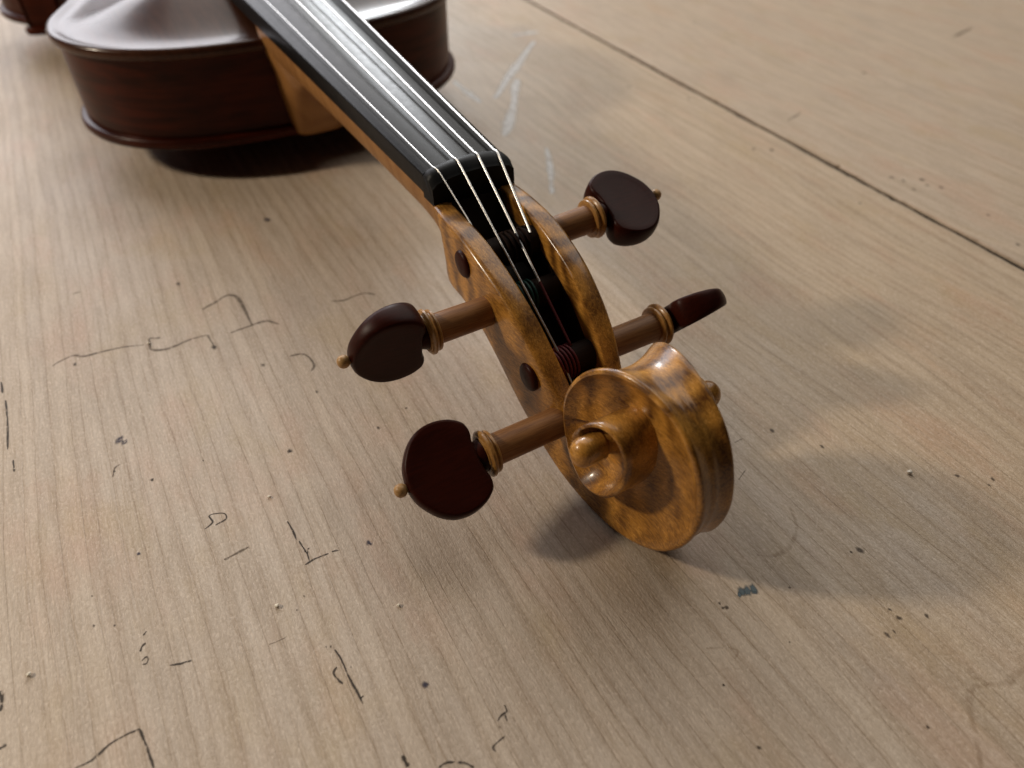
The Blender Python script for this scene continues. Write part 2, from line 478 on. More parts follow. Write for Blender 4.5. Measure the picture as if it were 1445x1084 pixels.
MARKS = {
 'faint': [
  ([(-43.6, -117.2), (-44.9, -114.9), (-45.8, -111.1), (-43.9, -108.5), (-43.6, -104.2), (-42.9, -98.1), (-40.9, -91.6)], 0.9),
  ([(-43.3, -90.1), (-40.6, -90.0), (-37.4, -90.1), (-35.5, -85.6), (-36.7, -79.0), (-36.5, -73.7)], 1.0),
  ([(-50.5, -72.3), (-52.3, -67.8), (-54.3, -63.6), (-52.3, -61.1), (-46.4, -60.3), (-39.9, -60.3), (-34.7, -60.1)], 1.2),
  ([(-34.0, -67.0), (-34.7, -60.1), (-34.6, -55.7), (-31.1, -52.6)], 1.1),
  ([(-14.2, -54.0), (-13.6, -50.6), (-10.9, -49.0), (-6.8, -48.8), (-4.7, -50.3)], 0.8),
  ([(-79.6, -108.6), (-79.9, -106.2)], 0.8),
  ([(-43.4, -89.8), (-42.0, -86.8)], 1.0),
  ([(-36.5, -73.7), (-29.1, -72.9)], 0.7),
  ([(10.0, -107.0), (7.1, -106.1), (6.4, -104.7)], 0.5),
  ([(48.4, -87.7), (48.1, -85.2), (47.6, -81.9)], 0.7),
  ([(-107.1, 370.5), (-110.3, 383.6), (-113.1, 396.5)], 2),
  ([(-67.9, 200.6), (-68.8, 205.3), (-71.4, 213.0)], 1),
  ([(77.1, 40.5), (77.0, 43.5)], 0.3),
  ([(85.8, 36.5), (86.5, 34.8), (87.4, 32.8)], 0.3),
  ([(73.8, -84.1), (74.0, -82.3), (73.9, -80.2)], 0.2),
  ([(-34.8, -34.0), (-33.2, -30.4), (-33.8, -26.5), (-33.6, -22.8), (-31.2, -20.0)], 0.8),
 ],
 'dark': [
  ([(80.6, -122.2), (80.6, -119.5), (79.9, -117.7), (79.1, -116.0), (78.8, -113.3), (78.9, -110.6)], 0.55),
  ([(78.9, -110.6), (80.9, -110.3), (82.8, -110.0), (87.6, -109.4)], 0.55),
  ([(59.0, -107.0), (58.3, -106.2)], 0.35),
  ([(62.5, -108.1), (61.5, -107.6), (61.0, -106.8)], 0.5),
  ([(64.8, -108.2), (64.3, -107.2), (65.1, -106.9), (65.8, -107.4), (65.6, -108.1)], 0.35),
  ([(68.5, -103.2), (69.2, -101.3), (69.3, -100.5), (69.6, -99.1)], 0.5),
  ([(57.7, -134.0), (59.8, -133.7), (62.2, -134.0)], 0.8),
  ([(70.0, -134.5), (69.9, -133.9), (69.7, -133.2)], 0.7),
  ([(58.7, -71.7), (58.2, -69.3), (58.3, -66.0)], 0.5),
  ([(58.2, -65.2), (58.5, -63.7)], 0.5),
  ([(58.1, -70.5), (56.0, -70.4), (53.3, -70.8)], 0.35),
  ([(56.0, -70.4), (54.6, -69.6)], 0.4),
  ([(81.5, -72.4), (84.2, -71.9), (87.8, -71.8), (91.0, -71.5), (93.8, -71.2), (95.0, -71.2)], 0.5),
  ([(93.8, -71.2), (93.6, -70.5)], 0.35),
  ([(85.3, -73.2), (86.2, -74.2), (87.7, -74.0), (89.3, -73.3)], 0.5),
  ([(108.7, -46.7), (110.0, -46.9), (110.2, -48.2), (110.8, -49.3)], 0.45),
  ([(110.4, -47.5), (111.7, -47.7)], 0.35),
  ([(114.0, -49.5), (114.3, -51.3), (114.7, -52.4), (115.6, -52.3)], 0.4),
  ([(107.7, -68.0), (108.9, -68.0), (110.1, -67.8)], 0.8),
  ([(113.0, -62.9), (112.9, -61.4), (113.5, -59.9)], 0.5),
  ([(113.9, -59.4), (114.8, -58.1), (116.2, -57.2)], 0.5),
  ([(-43.2, -130.7), (-37.7, -130.5)], 0.7),
  ([(-34.2, -129.9), (-26.9, -129.7), (-21.0, -129.8), (-13.2, -130.1)], 0.6),
  ([(-8.5, -129.0), (-4.0, -128.9)], 0.5),
  ([(37.6, -89.8), (36.4, -87.7), (34.0, -88.0), (34.9, -84.9), (36.9, -84.6), (37.6, -87.3)], 0.45),
  ([(44.8, -71.8), (47.7, -71.5), (51.1, -71.4)], 0.5),
  ([(51.6, -71.0), (55.5, -70.5)], 0.4),
 ],
 'chalk': [
  ([(-218.1, 149.6), (-183.9, 116.4), (-156.0, 90.9)], 5),
  ([(-173.3, 112.9), (-143.4, 94.1), (-116.4, 75.1)], 5),
  ([(-186.5, 82.7), (-169.2, 82.1), (-155.0, 82.7)], 4),
  ([(-97.2, 85.6), (-79.0, 76.7), (-61.3, 67.0)], 3),
  ([(-231.7, 160.2), (-232.9, 143.4)], 4),
 ],
 'stain': [
  ([(147.9, 40.4), (151.6, 40.9), (154.0, 44.5), (153.4, 48.4), (153.9, 51.3)], 1.6),
  ([(152.3, 40.9), (151.2, 37.5), (153.9, 33.3), (157.6, 30.1), (162.1, 25.4)], 1.5),
  ([(100.2, 37.9), (105.2, 35.2), (108.5, 29.8), (108.6, 24.4), (106.5, 21.3)], 1.2),
  ([(118.7, -4.0), (120.5, -0.4), (122.3, 1.5), (123.4, -0.3)], 0.5),
 ],
 'dots': [
  ((-68.9, -76.6), 1.3),
  ((-41.3, -111.2), 0.9),
  ((-29.3, -73.1), 1.5),
  ((22.9, -65.1), 1.0),
  ((15.6, -98.3), 0.8),
  ((-14.2, -62.1), 1),
  ((15.4, -85.6), 0.5),
  ((51.6, -115.9), 0.45),
  ((53.7, -112.0), 0.45),
  ((43.8, -115.4), 0.35),
  ((80.1, -73.8), 0.35),
  ((80.5, -72.9), 0.4),
  ((66.3, -74.3), 0.35),
  ((68.9, -76.7), 0.35),
  ((86.7, -70.7), 0.25),
  ((112.0, -49.5), 0.3),
  ((113.5, 6.1), 0.8),
  ((112.0, 5.4), 0.5),
  ((117.1, 43.4), 1.4),
  ((116.5, 41.2), 0.7),
  ((133.4, 37.3), 0.9),
  ((134.9, 31.9), 1.0),
  ((135.1, 33.8), 0.5),
  ((136.0, 43.0), 0.8),
  ((131.1, 37.2), 0.6),
  ((78.6, 52.4), 1.0),
  ((113.3, 83.0), 0.9),
  ((118.4, 90.0), 0.8),
  ((119.2, 87.5), 0.6),
  ((89.4, 60.0), 0.8),
  ((116.5, 21.8), 0.6),
  ((126.1, 12.4), 0.4),
  ((126.5, -6.0), 0.4),
  ((-92.7, 280.0), 1.8),
  ((52.3, 197.4), 1.4),
  ((-48.2, 172.1), 1.6),
  ((-52.6, 165.7), 1.2),
  ((33.6, 206.7), 1.2),
  ((-5.2, 198.3), 1.6),
  ((-1.0, 200.4), 1.2),
  ((1.9, 207.8), 1.8),
  ((6.4, 205.7), 1.5),
  ((10.3, 209.2), 1.6),
  ((6.0, 197.9), 1.3),
  ((-200.2, 252.7), 2),
  ((3.5, 170.0), 1),
  ((-136.7, 158.6), 1.5),
  ((-110.3, 175.7), 1.3),
  ((23.2, -64.7), 0.9),
  ((15.9, -98.3), 0.6),
  ((8.2, -106.3), 0.5),
  ((139.0, -8.1), 0.7),
  ((126.5, -5.9), 0.4),
  ((151.9, 23.3), 0.6),
  ((22.9, -31.7), 0.7),
  ((26.3, -41.3), 0.8),
  ((4.6, -51.6), 0.7),
  ((113.2, 5.3), 0.7),
 ],
 'blue': [
  ((112.3, 11.7), 1.9),
  ((112.6, 12.9), 1.7),
  ((112.8, 14.5), 1.6),
  ((112.5, 10.7), 0.9),
  ((113.5, 14.0), 1.2),
 ],
 'inkblue': [
  ((37.2, -104.7), 0.8),
  ((60.0, -56.8), 1.0),
  ((60.6, -56.4), 0.7),
  ((-2.8, -103.8), 2.2),
  ((-1.3, -102.6), 1.5),
  ((-95.9, -39.0), 2.2),
  ((97.4, -58.8), 1.2),
 ],
 'crumb': [
  ((35.5, -73.7), 0.7),
  ((57.0, -128.6), 0.9),
  ((66.0, -80.2), 0.9),
  ((78.6, -56.8), 0.7),
  ((106.8, 72.9), 1.1),
  ((-40.5, -90.4), 0.8),
 ],
}


LIFT = {'stain': 0.020, 'chalk': 0.026, 'faint': 0.032, 'paint': 0.036, 'ink': 0.040, 'dark': 0.044, 'speck': 0.048}


def uvbuild(name, vs, fs, uvs, m, parent):
    me = bpy.data.meshes.new(name)
    me.from_pydata([(x * MM, y * MM, z * MM) for x, y, z in vs], [], fs)
    me.materials.append(m)
    ul = me.uv_layers.new(name='UVMap')
    for p in me.polygons:
        for li in p.loop_indices:
            ul.data[li].uv = uvs[me.loops[li].vertex_index]
    o = bpy.data.objects.new(name, me)
    COL.objects.link(o)
    o.parent = parent
    return o


def stroke(name, pts, width, m, z, parent):
    pts = spline(pts, 6)
    vs, fs, uvs = [], [], []
    n = len(pts)
    ph = random.uniform(0, 6)
    for i, p in enumerate(pts):
        a, b_ = pts[max(i - 1, 0)], pts[min(i + 1, n - 1)]
        dx, dy = b_[0] - a[0], b_[1] - a[1]
        l = math.hypot(dx, dy) or 1
        t = i / (n - 1)
        w = width * 0.62 * (0.35 + 0.65 * min(1, 6 * min(t + 0.04, 1.04 - t))) * (1 + 0.25 * math.sin(ph + 9 * t) + random.uniform(-.12, .12))
        jx, jy = random.uniform(-.06, .06) * width, random.uniform(-.06, .06) * width
        for s in (-1, 1):
            vs.append((p[0] - dy / l * w * s + jx, p[1] + dx / l * w * s + jy, z))
            uvs.append((t, s))
        vs.insert(len(vs) - 1, (p[0] + jx, p[1] + jy, z))
        uvs.insert(len(uvs) - 1, (t, 0))
    for i in range(n - 1):
        for k in (0, 1):
            fs.append((3 * i + k, 3 * i + k + 1, 3 * i + k + 4, 3 * i + k + 3))
    return uvbuild(name, vs, fs, uvs, m, parent)


def blot_geo(p, r, z, vs, fs, uvs, n=11):
    o = len(vs)
    vs.append((p[0], p[1], z))
    uvs.append((0, 0))
    st, an = random.uniform(1, 1.6), random.uniform(-.6, .6)
    for k in range(n):
        q = 2 * math.pi * k / n
        rr = 0.78 * r * random.uniform(0.7, 1.2)
        u, v = rr * math.cos(q) * st, rr * math.sin(q)
        vs.append((p[0] + u * math.cos(an) - v * math.sin(an), p[1] + u * math.sin(an) + v * math.cos(an), z))
        uvs.append((k / n, 1))
    for k in range(n):
        fs.append((o, o + 1 + k, o + 1 + (k + 1) % n))


def blot(name, p, r, m, z, parent):
    vs, fs, uvs = [], [], []
    blot_geo(p, r, z, vs, fs, uvs)
    return uvbuild(name, vs, fs, uvs, m, parent)


def on_board(p):
    return board_a if p[1] < SEAM else board_b


for key, nm, mk in (('stain', 'tide_stain', 'stain'), ('chalk', 'chalk_smear', 'chalk'), ('faint', 'faint_crack', 'faint_mark'), ('dark', 'knife_cut', 'dark_mark')):
    for pts, w in MARKS[key]:
        stroke(nm, pts, w, M[mk], LIFT[key] + random.uniform(0, .003), on_board(pts[0]))
for p, r in MARKS['blue']:
    blot('paint_fleck', p, r, M['paint'], LIFT['paint'] + random.uniform(0, .003), on_board(p))
for p, r in MARKS['inkblue']:
    blot('ink_spot', p, r, M['ink'], LIFT['ink'] + random.uniform(0, .003), on_board(p))
for p, r in MARKS['dots']:
    blot('dark_speck', p, r, M['speck'], LIFT['speck'] + random.uniform(0, .003), on_board(p))
vs, fs, uvs = [], [], []                                  # dust too fine to pick apart
for _ in range(420):
    p = (random.uniform(-60, 120), random.uniform(-130, 90))
    blot_geo(p, random.uniform(0.05, 0.14), 0.052, vs, fs, uvs, 6)
dust = uvbuild('fine_dust', vs, fs, uvs, M['speck'], board_a)
dust['kind'] = 'stuff'

CR = ['pale wood crumb beside the dark peg spot left of the lower heart peg', 'pale wood crumb near the left edge of the bench, below the blue ink spot',
      'pale wood crumb right of the blue ink spot among the growth lines', 'pale wood crumb between the lower left peg and the long knife cut',
      'pale wood crumb on the bench to the right of the scroll', 'tiny wood crumb on the faint crack left of the upper left peg']
for (p, r), lab in zip(MARKS['crumb'], CR):
    me = bpy.data.meshes.new('wood_crumb')
    bm = bmesh.new()
    bmesh.ops.create_icosphere(bm, subdivisions=2, radius=r * 0.62 * MM)
    for v in bm.verts:
        v.co *= random.uniform(0.75, 1.1)
        v.co.z *= 0.6
    bm.to_mesh(me)
    bm.free()
    me.materials.append(M['crumb'])
    o = bpy.data.objects.new('wood_crumb', me)
    COL.objects.link(o)
    c_, s_ = math.cos(bench.rotation_euler.z), math.sin(bench.rotation_euler.z)
    o.location = ((c_ * p[0] - s_ * p[1]) * MM, (s_ * p[0] + c_ * p[1]) * MM, r * 0.5 * MM)
    o.rotation_euler = (random.uniform(-.3, .3), random.uniform(-.3, .3), random.uniform(0, 6))
    o['label'] = lab
    o['category'] = 'wood crumb'
    o['group'] = 'pale wood crumbs on the bench'

# ---------------------------------------------------------------- the violin
V = bpy.data.objects.new('violin', None)
COL.objects.link(V)
V.location = (-0.185, 0, 0)
V['label'] = 'violin lying on its back with golden flamed scroll and dark pegs toward the viewer'
V['category'] = 'violin'
bpy.context.view_layer.update()

# ---- body outline: (distance from the neck edge, half width)
HALF = [(0, 0), (0, 14), (1.2, 28), (4, 42), (9, 55), (17, 67), (28, 76.5), (40, 82), (52, 84), (66, 82.5), (80, 78.5), (95, 73.5), (108, 70.5),
        (118, 71), (126, 74.5), (131, 79), (134.5, 77.5), (136, 71), (141, 63.5), (150, 58), (163, 55.3), (178, 55), (192, 57), (204, 62), (213, 70),
        (219, 80), (223, 91), (227.5, 94.5), (231, 91.5), (238, 90), (249, 93.5), (264, 100), (280, 103.8), (296, 103), (312, 97.5), (327, 86), (340, 68),
        (349, 46), (354, 22), (355.5, 0)]
HALF = [(d if d < 60 else 60 + (d - 60) * 0.76, w) for d, w in HALF]
half = spline(HALF, 5)
half = [h for i, h in enumerate(half) if h[1] >= -1e-6]
OUT = [(-130 - d, -w) for d, w in half] + [(-130 - d, w) for d, w in reversed(half[1:-1])]
NO = len(OUT)
NRM = []
for i in range(NO):
    a, b_ = OUT[i - 2], OUT[(i + 2) % NO]
    tx, ty = b_[0] - a[0], b_[1] - a[1]
    l = math.hypot(tx, ty) or 1
    nx, ny = ty / l, -tx / l
    cx = -130 - min(235, max(60, -130 - OUT[i][0]))
    if (cx - OUT[i][0]) * nx + (0 - OUT[i][1]) * ny < 0:
        nx, ny = -nx, -ny
    NRM.append((nx, ny))          # inward


def inset(d):
    return [(p[0] + n[0] * d, p[1] + n[1] * d) for p, n in zip(OUT, NRM)]


def edge_dist(p):
    return min(math.hypot(p[0] - q[0], p[1] - q[1]) for q in OUT)


def plate(zf, arch, sgn):
    """zf: level of the plate's outer edge face; arch height; sgn +1 top, -1 back"""
    b = MB()
    rows = []
    for d, z in ((4.0, -4.2), (1.0, -4.2), (0.25, -3.7), (0.0, -2.6), (0.12, -1.2), (0.6, -0.4), (1.4, 0.0), (2.6, -0.05), (4.2, -0.75), (6.0, -0.95)):
        rows.append([(x, y, zf + sgn * z) for x, y in inset(d)])
    base = inset(6.0)
    for k in range(1, 15):
        s = k / 14
        r = []
        for (x, y) in base:
            d = -130 - x
            sx = -130 - (150 + (min(max(d, 70), 228) - 150) * 0.86)
            px, py = x + (sx - x) * s, y * (1 - s)
            e = edge_dist((px, py))
            t = sstep(e, 5.5, 54)
            lon = 1 - 0.22 * ((px + 130 + 145) / 145) ** 2
            r.append((px, py, zf + sgn * (-0.95 + (arch + 0.95) * t ** 0.9 * lon)))
        rows.append(r)
    b.grid(rows, True)
    return b


top = plate(0.0, 11.5, 1).build('top_plate', M['plate'], V, smooth=60)
back = plate(-38.2, 14.35, -1).build('back_plate', M['rib'], V, smooth=60)
b = MB()
ins = inset(2.6)
b.grid([[(x, y, z) for x, y in ins] for z in (-34.2, -27, -19, -11, -4.0)], True)
b.build('ribs', M['rib'], V, smooth=50)

# ---- fingerboard: z of the playing surface at the centre line falls toward the nut
SL = 0.067


def fbz(x):
    return 5.0 - SL * x


def fbw(x):
    return 11.9 + 9.3 * (-x) / 270


def drop(y):
    return 42 - math.sqrt(42 * 42 - y * y)


b = MB()
rows = []
for i in range(28):
    x = 0.0 - 270 * i / 27
    w = fbw(x)
    th = 5.2 + 1.0 * min(1, -x / 130)
    zt, ze = fbz(x), fbz(x) - drop(w)
    r = [(x, -w, ze - th), (x, -w - 0.05, ze - 0.5), (x, -w + 0.15, ze - 0.12)]
    for k in range(15):
        y = (w - 0.5) * (-1 + 2 * k / 14)
        r.append((x, y, zt - drop(y)))
    r += [(x, w - 0.15, ze - 0.12), (x, w + 0.05, ze - 0.5), (x, w, ze - th)]
    rows.append(r)
b.grid(rows, True)
b.add(rows[0], [tuple(range(len(rows[0])))])
b.add(rows[-1], [tuple(range(len(rows[0])))])
b.build('fingerboard', M['ebony'], V, smooth=40)

# ---- nut: rounded front brow
b = MB()
rows = []
NP = [(0.05, 0.0), (0.05, 0.3), (0.6, 0.75), (1.4, 0.95), (2.6, 0.9), (3.9, 0.5), (5.0, -0.6), (5.8, -1.1), (6.1, -4.0), (6.1, None)]
NW = 12.0
for x, h in NP:
    r = []
    for k in range(17):
        y = NW * (-1 + 2 * k / 16)
        endr = 0.9 * max(0, (abs(y) - 10.3) / 1.7) ** 2
        z = -3.2 if h is None else fbz(0) - drop(y) + h - endr * (1 if h > -3 else 0.3)
        if x == 0.05 and h == 0.0:
            z = -3.2
        r.append((x, y, max(z, -3.2)))
    rows.append(r)
b.grid(rows)
for k in (0, 16):
    b.add([r[k] for r in rows], [tuple(range(len(rows)))])
b.build('nut', M['nut'], V, smooth=50)

# ---- neck with heel
b = MB()
NK = [((5.2, 11.2), -20.9, -3.2, 11.5, .75), ((4.8, 9.2), -18.6, -3.1, 11.7, .7), ((3.5, 6.0), -16.6, -2.9, 11.7, .6), (1, -15.2, -2.5, 11.7, 0.55), (-6, -14.3, -1.7, 11.9, 0.5), (-30, -13.6, 0, 0, .5), (-60, -12.9, 0, 0, .5),
      (-90, -12.4, 0, 0, 0.5), (-104, -12.9, 0, 0, .5), (-134, -13.2, 0, 0, .5)]
rows = []
for x, zb, zt, w, sq in NK:
    xt, xb = x if isinstance(x, tuple) else (x, x)
    x = xt
    if w == 0:
        w = fbw(x) - 0.25
        th = 5.2 + 1.0 * min(1, -x / 130)
        zt = fbz(x) - drop(w) - th + 0.05
    r = []
    wb = w if zb > -15 else w - (w - 10.2) * min(1, (-15 - zb) / 23)
    wb = w if x > 0 else wb
    for k in range(21):
        q = math.pi * k / 20
        c, s = math.cos(q), math.sin(q)
        e = 1.0 - 0.55 * (sq - 0.5)
        yy = -math.copysign(abs(c) ** (0.8 * e), c)
        dz = abs(s) ** (0.9 * e)
        ww = w + (wb - w) * dz
        r.append((xt + (xb - xt) * dz, yy * ww, zt + (zb - zt) * dz))
    rows.append(r)
b.grid(rows, True)
for r in (rows[0], rows[-1]):
    b.add(r, [tuple(range(len(r)))])
b.build('neck', M['neck'], V, smooth=55)
b = MB()
rows = []
for z, xf, ww in ((4, -124, 15.8), (-6, -119, 15.0), (-11.0, -114, 13.8), (-13, -112, 13.4), (-16, -113.5, 13.1), (-20, -117, 12.9), (-25.5, -120.8, 12.0), (-31.5, -123.8, 11.2), (-36, -125.8, 10.6), (-37.6, -126.6, 10.3), (-38.15, -127.6, 9.6), (-38.15, -134, 0.1)):
    r = []
    for k in range(25):
        q = math.pi * k / 24
        c, s = math.cos(q), math.sin(q)
        r.append((-134 + (xf + 134) * abs(s) ** 0.62, -math.copysign(abs(c) ** 0.62, c) * ww, z))
    rows.append(r)
b.grid(rows)
b.build('heel', M['neck'], V, smooth=50)

# ---- pegbox
PT = [(5.4, -2.7), (12, -2.8), (22, -3.3), (30, -5.0), (40, -8.4), (48.5, -13.3), (55, -18.4), (60.5, -23.8), (68.3, -31.3)]
PBt = [(11.6, -21.6), (15.6, -22.4), (23, -22.7), (32, -25.5), (40, -30.6), (46, -36), (51.5, -41), (58.5, -45.4), (65.5, -48.8)]
PW = [12.2, 12.9, 13.05, 13.0, 12.6, 12.0, 11.2, 10.0, 7.4]
PI_ = [7.5, 7.5, 7.4, 7.2, 7.0, 6.4, 5.9, 5.3, 4.8]
PM = [(10.3, -10.5)] + [lerp(a, c, .5) for a, c in zip(PT[1:], PBt[1:])]
PM[1] = (13.0, -12.2)
PM[2] = (21.8, -13.0)
sec = spline([(*a, *m_, *c, w, wi) for a, m_, c, w, wi in zip(PT, PM, PBt, PW, PI_)], 6)


def pbsec(tx, tz, mx, mz, bx, bz, w, wi, cav):
    """half section, y >= 0, from bottom centre round to cavity floor centre"""
    side = [(0, (bx, bz))]
    T, Mi, B = (tx, tz), (mx, mz), (bx, bz)

    def q(t):   # point on the side curve, t = 0 bottom .. 1 top
        a = lerp(B, Mi, t)
        m2 = tuple(2 * m_ - 0.5 * (p + r) for m_, p, r in zip(Mi, B, T))
        return tuple((1 - t) ** 2 * p + 2 * t * (1 - t) * m_ + t * t * r for p, m_, r in zip(B, m2, T))
    L = math.hypot(T[0] - B[0], T[1] - B[1])
    pts = [(0.0, q(0)), (w * 0.55, q(0)), (w - 1.1, q(0.004)), (w - 0.35, q(0.35 / L)), (w, q(1.2 / L))]
    for t in (0.2, 0.35, 0.5, 0.65, 0.8):
        pts.append((w, q(t)))
    pts += [(w, q(1 - 1.3 / L)), (w - 0.3, q(1 - 0.5 / L)), (w - 0.95, q(1 - 0.1 / L)), (w - 1.5, q(1))]
    pts += [(wi + 0.7, q(1)), (wi + 0.2, q(1 - 0.25 / L)), (wi, q(1 - 0.9 / L))]
    if cav:
        for t in (0.84, 0.68, 0.30):
            pts.append((wi, q(t)))
        pts += [(wi - 0.8, q(0.22)), (0, q(0.21))]
    else:
        pts += [(wi - 0.3 * k, q(1 - 0.9 / L)) for k in (1, 2, 3, 4)] + [(0, q(1 - 0.9 / L))]
    return [(p[0], y, p[1]) for y, p in pts]


b = MB()
rows = []
ns = len(sec)
for i, s in enumerate(sec):
    solid = i < 1 or i > ns - 5
    h = pbsec(*s, not solid)
    if i == 1 or i == ns - 5:       # vertical end wall of the cavity
        hs = pbsec(*s, False)
        ring = [(x, -y, z) for x, y, z in reversed(hs)] + hs[1:]
        h2 = pbsec(*s, True)
        ring2 = [(x, -y, z) for x, y, z in reversed(h2)] + h2[1:]
        rows += [ring, ring2] if i == 1 else [ring2, ring]
        continue
    rows.append([(x, -y, z) for x, y, z in reversed(h)] + h[1:])
b.grid(rows)
nc = len(rows[0])
for r in range(len(rows) - 1):             # dark floor, lower walls and ends of the box
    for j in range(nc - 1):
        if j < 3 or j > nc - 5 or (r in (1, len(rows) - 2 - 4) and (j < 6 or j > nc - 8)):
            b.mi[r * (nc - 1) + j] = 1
for r in (rows[0], rows[-1]):
    b.add(r, [tuple(range(len(r)))])
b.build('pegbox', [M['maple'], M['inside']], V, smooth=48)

# ---- scroll: one spiral arris (x, z, half width) wound in to the eye
SP = [(54.5, -43.0, 10.9), (58.7, -45.6, 10.5), (66.3, -49.4, 9.6), (75, -52.0, 8.3), (84, -51.9, 7.3), (92, -49.2, 6.5), (98.7, -44.2, 5.9), (102.7, -38.6, 5.2), (105, -32, 4.7),
      (105.7, -25.5, 4.4), (104.4, -18.8, 4.5), (102.4, -14.2, 4.7), (98.9, -9.6, 5.0), (95.5, -7, 5.2), (90, -4.9, 5.8), (84.9, -4.2, 6.6), (80.2, -4.7, 7.4),
      (75.5, -6.7, 8.6), (71.7, -9.9, 9.8), (68.6, -15, 10.9), (66.9, -21.5, 11.4), (67.5, -26.6, 11.7), (69.3, -30.8, 12), (71.6, -34.3, 12.3), (74.8, -37.0, 12.5), (79.6, -38.0, 12.7), (86.0, -34.7, 12.8), (90.2, -28.4, 12.6), (91.4, -21.4, 12.4), (90.4, -17.4, 12.4), (87.6, -14.2, 12.7), (83.8, -13.4, 13.5), (81.2, -14.4, 14.4), (79.2, -16.5, 15.7), (78.5, -19.1, 17.2), (79.4, -21.8, 16.9), (80.7, -23.0, 16.7), (82.6, -23.3, 16.4), (84.4, -22.4, 16.2), (85.1, -20.6, 16.1), (84.8, -18.5, 16.0), (83.7, -17.6, 16.0), (82.3, -17.8, 16.1), (81.4, -19.0, 16.2)]
EC = (82.9, -20.4)
ang, a0 = [], None
for x, z, w in SP:
    a = math.degrees(math.atan2(z - EC[1], x - EC[0]))
    if a0 is not None:
        while a - a0 > 180:
            a -= 360
        while a - a0 < -180:
            a += 360
    ang.append(a)
    a0 = a
dense = spline([(a, math.hypot(x - EC[0], z - EC[1]), w) for a, (x, z, w) in zip(ang, SP)], 8)
tabr = [(a, r) for a, r, w in dense]
tabw = [(a, w) for a, r, w in dense]
TH0, TH1 = ang[0], ang[-1]
FLOOR = [(TH0, 10.7), (-135, 10.0), (-110, 8.7), (-90, 7.6), (-60, 6.2), (-30, 5.0), (0, 4.3), (45, 3.8), (90, 4.0), (135, 5.4), (180, 7.8), (205, 9.2), (235, 11.0), (270, 11.2), (330, 11.3), (400, 11.6), (450, 13.0), (490, 14.3), (520, 15.6), (545, 16.0), (760, 16.2)]


def arris(th):
    r, w = interp(tabr, th), interp(tabw, th)
    q = math.radians(th)
    return EC[0] + r * math.cos(q), EC[1] + r * math.sin(q), w


b = MB()
STEP = 4.0
N = int((TH1 - TH0) / STEP)
ths = [TH0 + (TH1 - TH0) * i / N for i in range(N + 1)]


def outn(th):
    p, q = arris(max(th - 3, TH0)), arris(min(th + 3, TH1))
    tx, tz = q[0] - p[0], q[1] - p[1]
    l = math.hypot(tx, tz)
    return tz / l, -tx / l        # outward for a counter-clockwise spiral


flute, faces = [], []
for th in ths:
    x, z, w = arris(th)
    nx, nz = outn(th)
    if th <= 224:           # fluted back of the outer turn
        D = interp([(-150, 0.9), (-40, 1.0), (30, 1.2), (90, 1.9), (150, 2.6), (230, 2.8)], th)
        r = []
        ww = w - 0.9 if th <= 188 else min(w - 0.9, interp([(188, w - 0.9), (200, 8.6), (224, 7.8)], th))
        for k in range(17):
            u = -1 + k / 8
            d = D * (1 - u * u) * (1 - 0.30 * math.exp(-(u / 0.22) ** 2) * (1 - sstep(th, 40, 100)))
            r.append((x - nx * d, ww * u, z - nz * d))
        flute.append(r)
b.grid(flute)
for sg in (-1, 1):
    rows, wall, cap = [], [], []
    for th in ths:
        x, z, w = arris(th)
        nx, nz = outn(th)
        last = th + 360 > TH1
        if last:
            f = (th - (TH1 - 360)) / 360
            ix, iz, iy = EC[0], EC[1], 17.0
        else:
            ix, iz, _ = arris(th + 360)
            iy = interp(FLOOR, th)
        ch = 1.0 if th < 250 else (0.75 if not last else 0.75 + 1.0 * sstep(th, TH1 - 330, TH1 - 200))
        r = [(x, sg * (w - 0.9 * ch), z), (x - nx * 0.12, sg * (w - 0.42 * ch), z - nz * .12), (x - nx * 0.5 * ch, sg * (w - 0.1), z - nz * 0.5 * ch), (x - nx * 1.05 * ch, sg * w, z - nz * 1.05 * ch)]
        sx, sz = x - nx * 1.05 * ch, z - nz * 1.05 * ch
        span = math.hypot(ix - sx, iz - sz)
        scoop = (min(1.9, span * 0.11) if th < 200 else 4.2 - 4.2 * sstep(th, 420, 510)) if not last else 0.0
        for k in range(1, 11):
            t = k / 10
            y = w + (iy - w) * (t ** 0.8) - scoop * (4 * t * (1 - t)) ** 0.8
            if last:
                y = w + (iy - w) * math.sin(t * math.pi / 2) ** 0.8
            r.append((sx + (ix - sx) * t, sg * y, sz + (iz - sz) * t))
        rows.append(r)
        if th > 184:
            yb = interp(FLOOR, th - 360) if th > TH0 + 360 else 8.0
            top_y = w - 0.9 * ch
            wall.append([(x, sg * (yb - 0.6 + (top_y - yb + 0.6) * k / 6), z) for k in range(7)])
    b.grid(rows)
    b.grid(wall)
    dome = []                    # the rounded eye button that closes the spiral
    for k in range(9):
        q = math.pi / 2 * k / 8
        dome.append([(82.6 + 3.05 * math.cos(q) * math.cos(a), sg * (16.7 + 2.9 * math.sin(q)), -20.4 + 3.4 * math.cos(q) * math.sin(a)) for a in [2 * math.pi * m_ / 28 for m_ in range(28)]])
    dome.insert(0, [(x_, sg * 12.5, z_) for x_, _, z_ in dome[0]])
    b.grid(dome, True)
b.build('scroll', M['maple'], V, smooth=50)

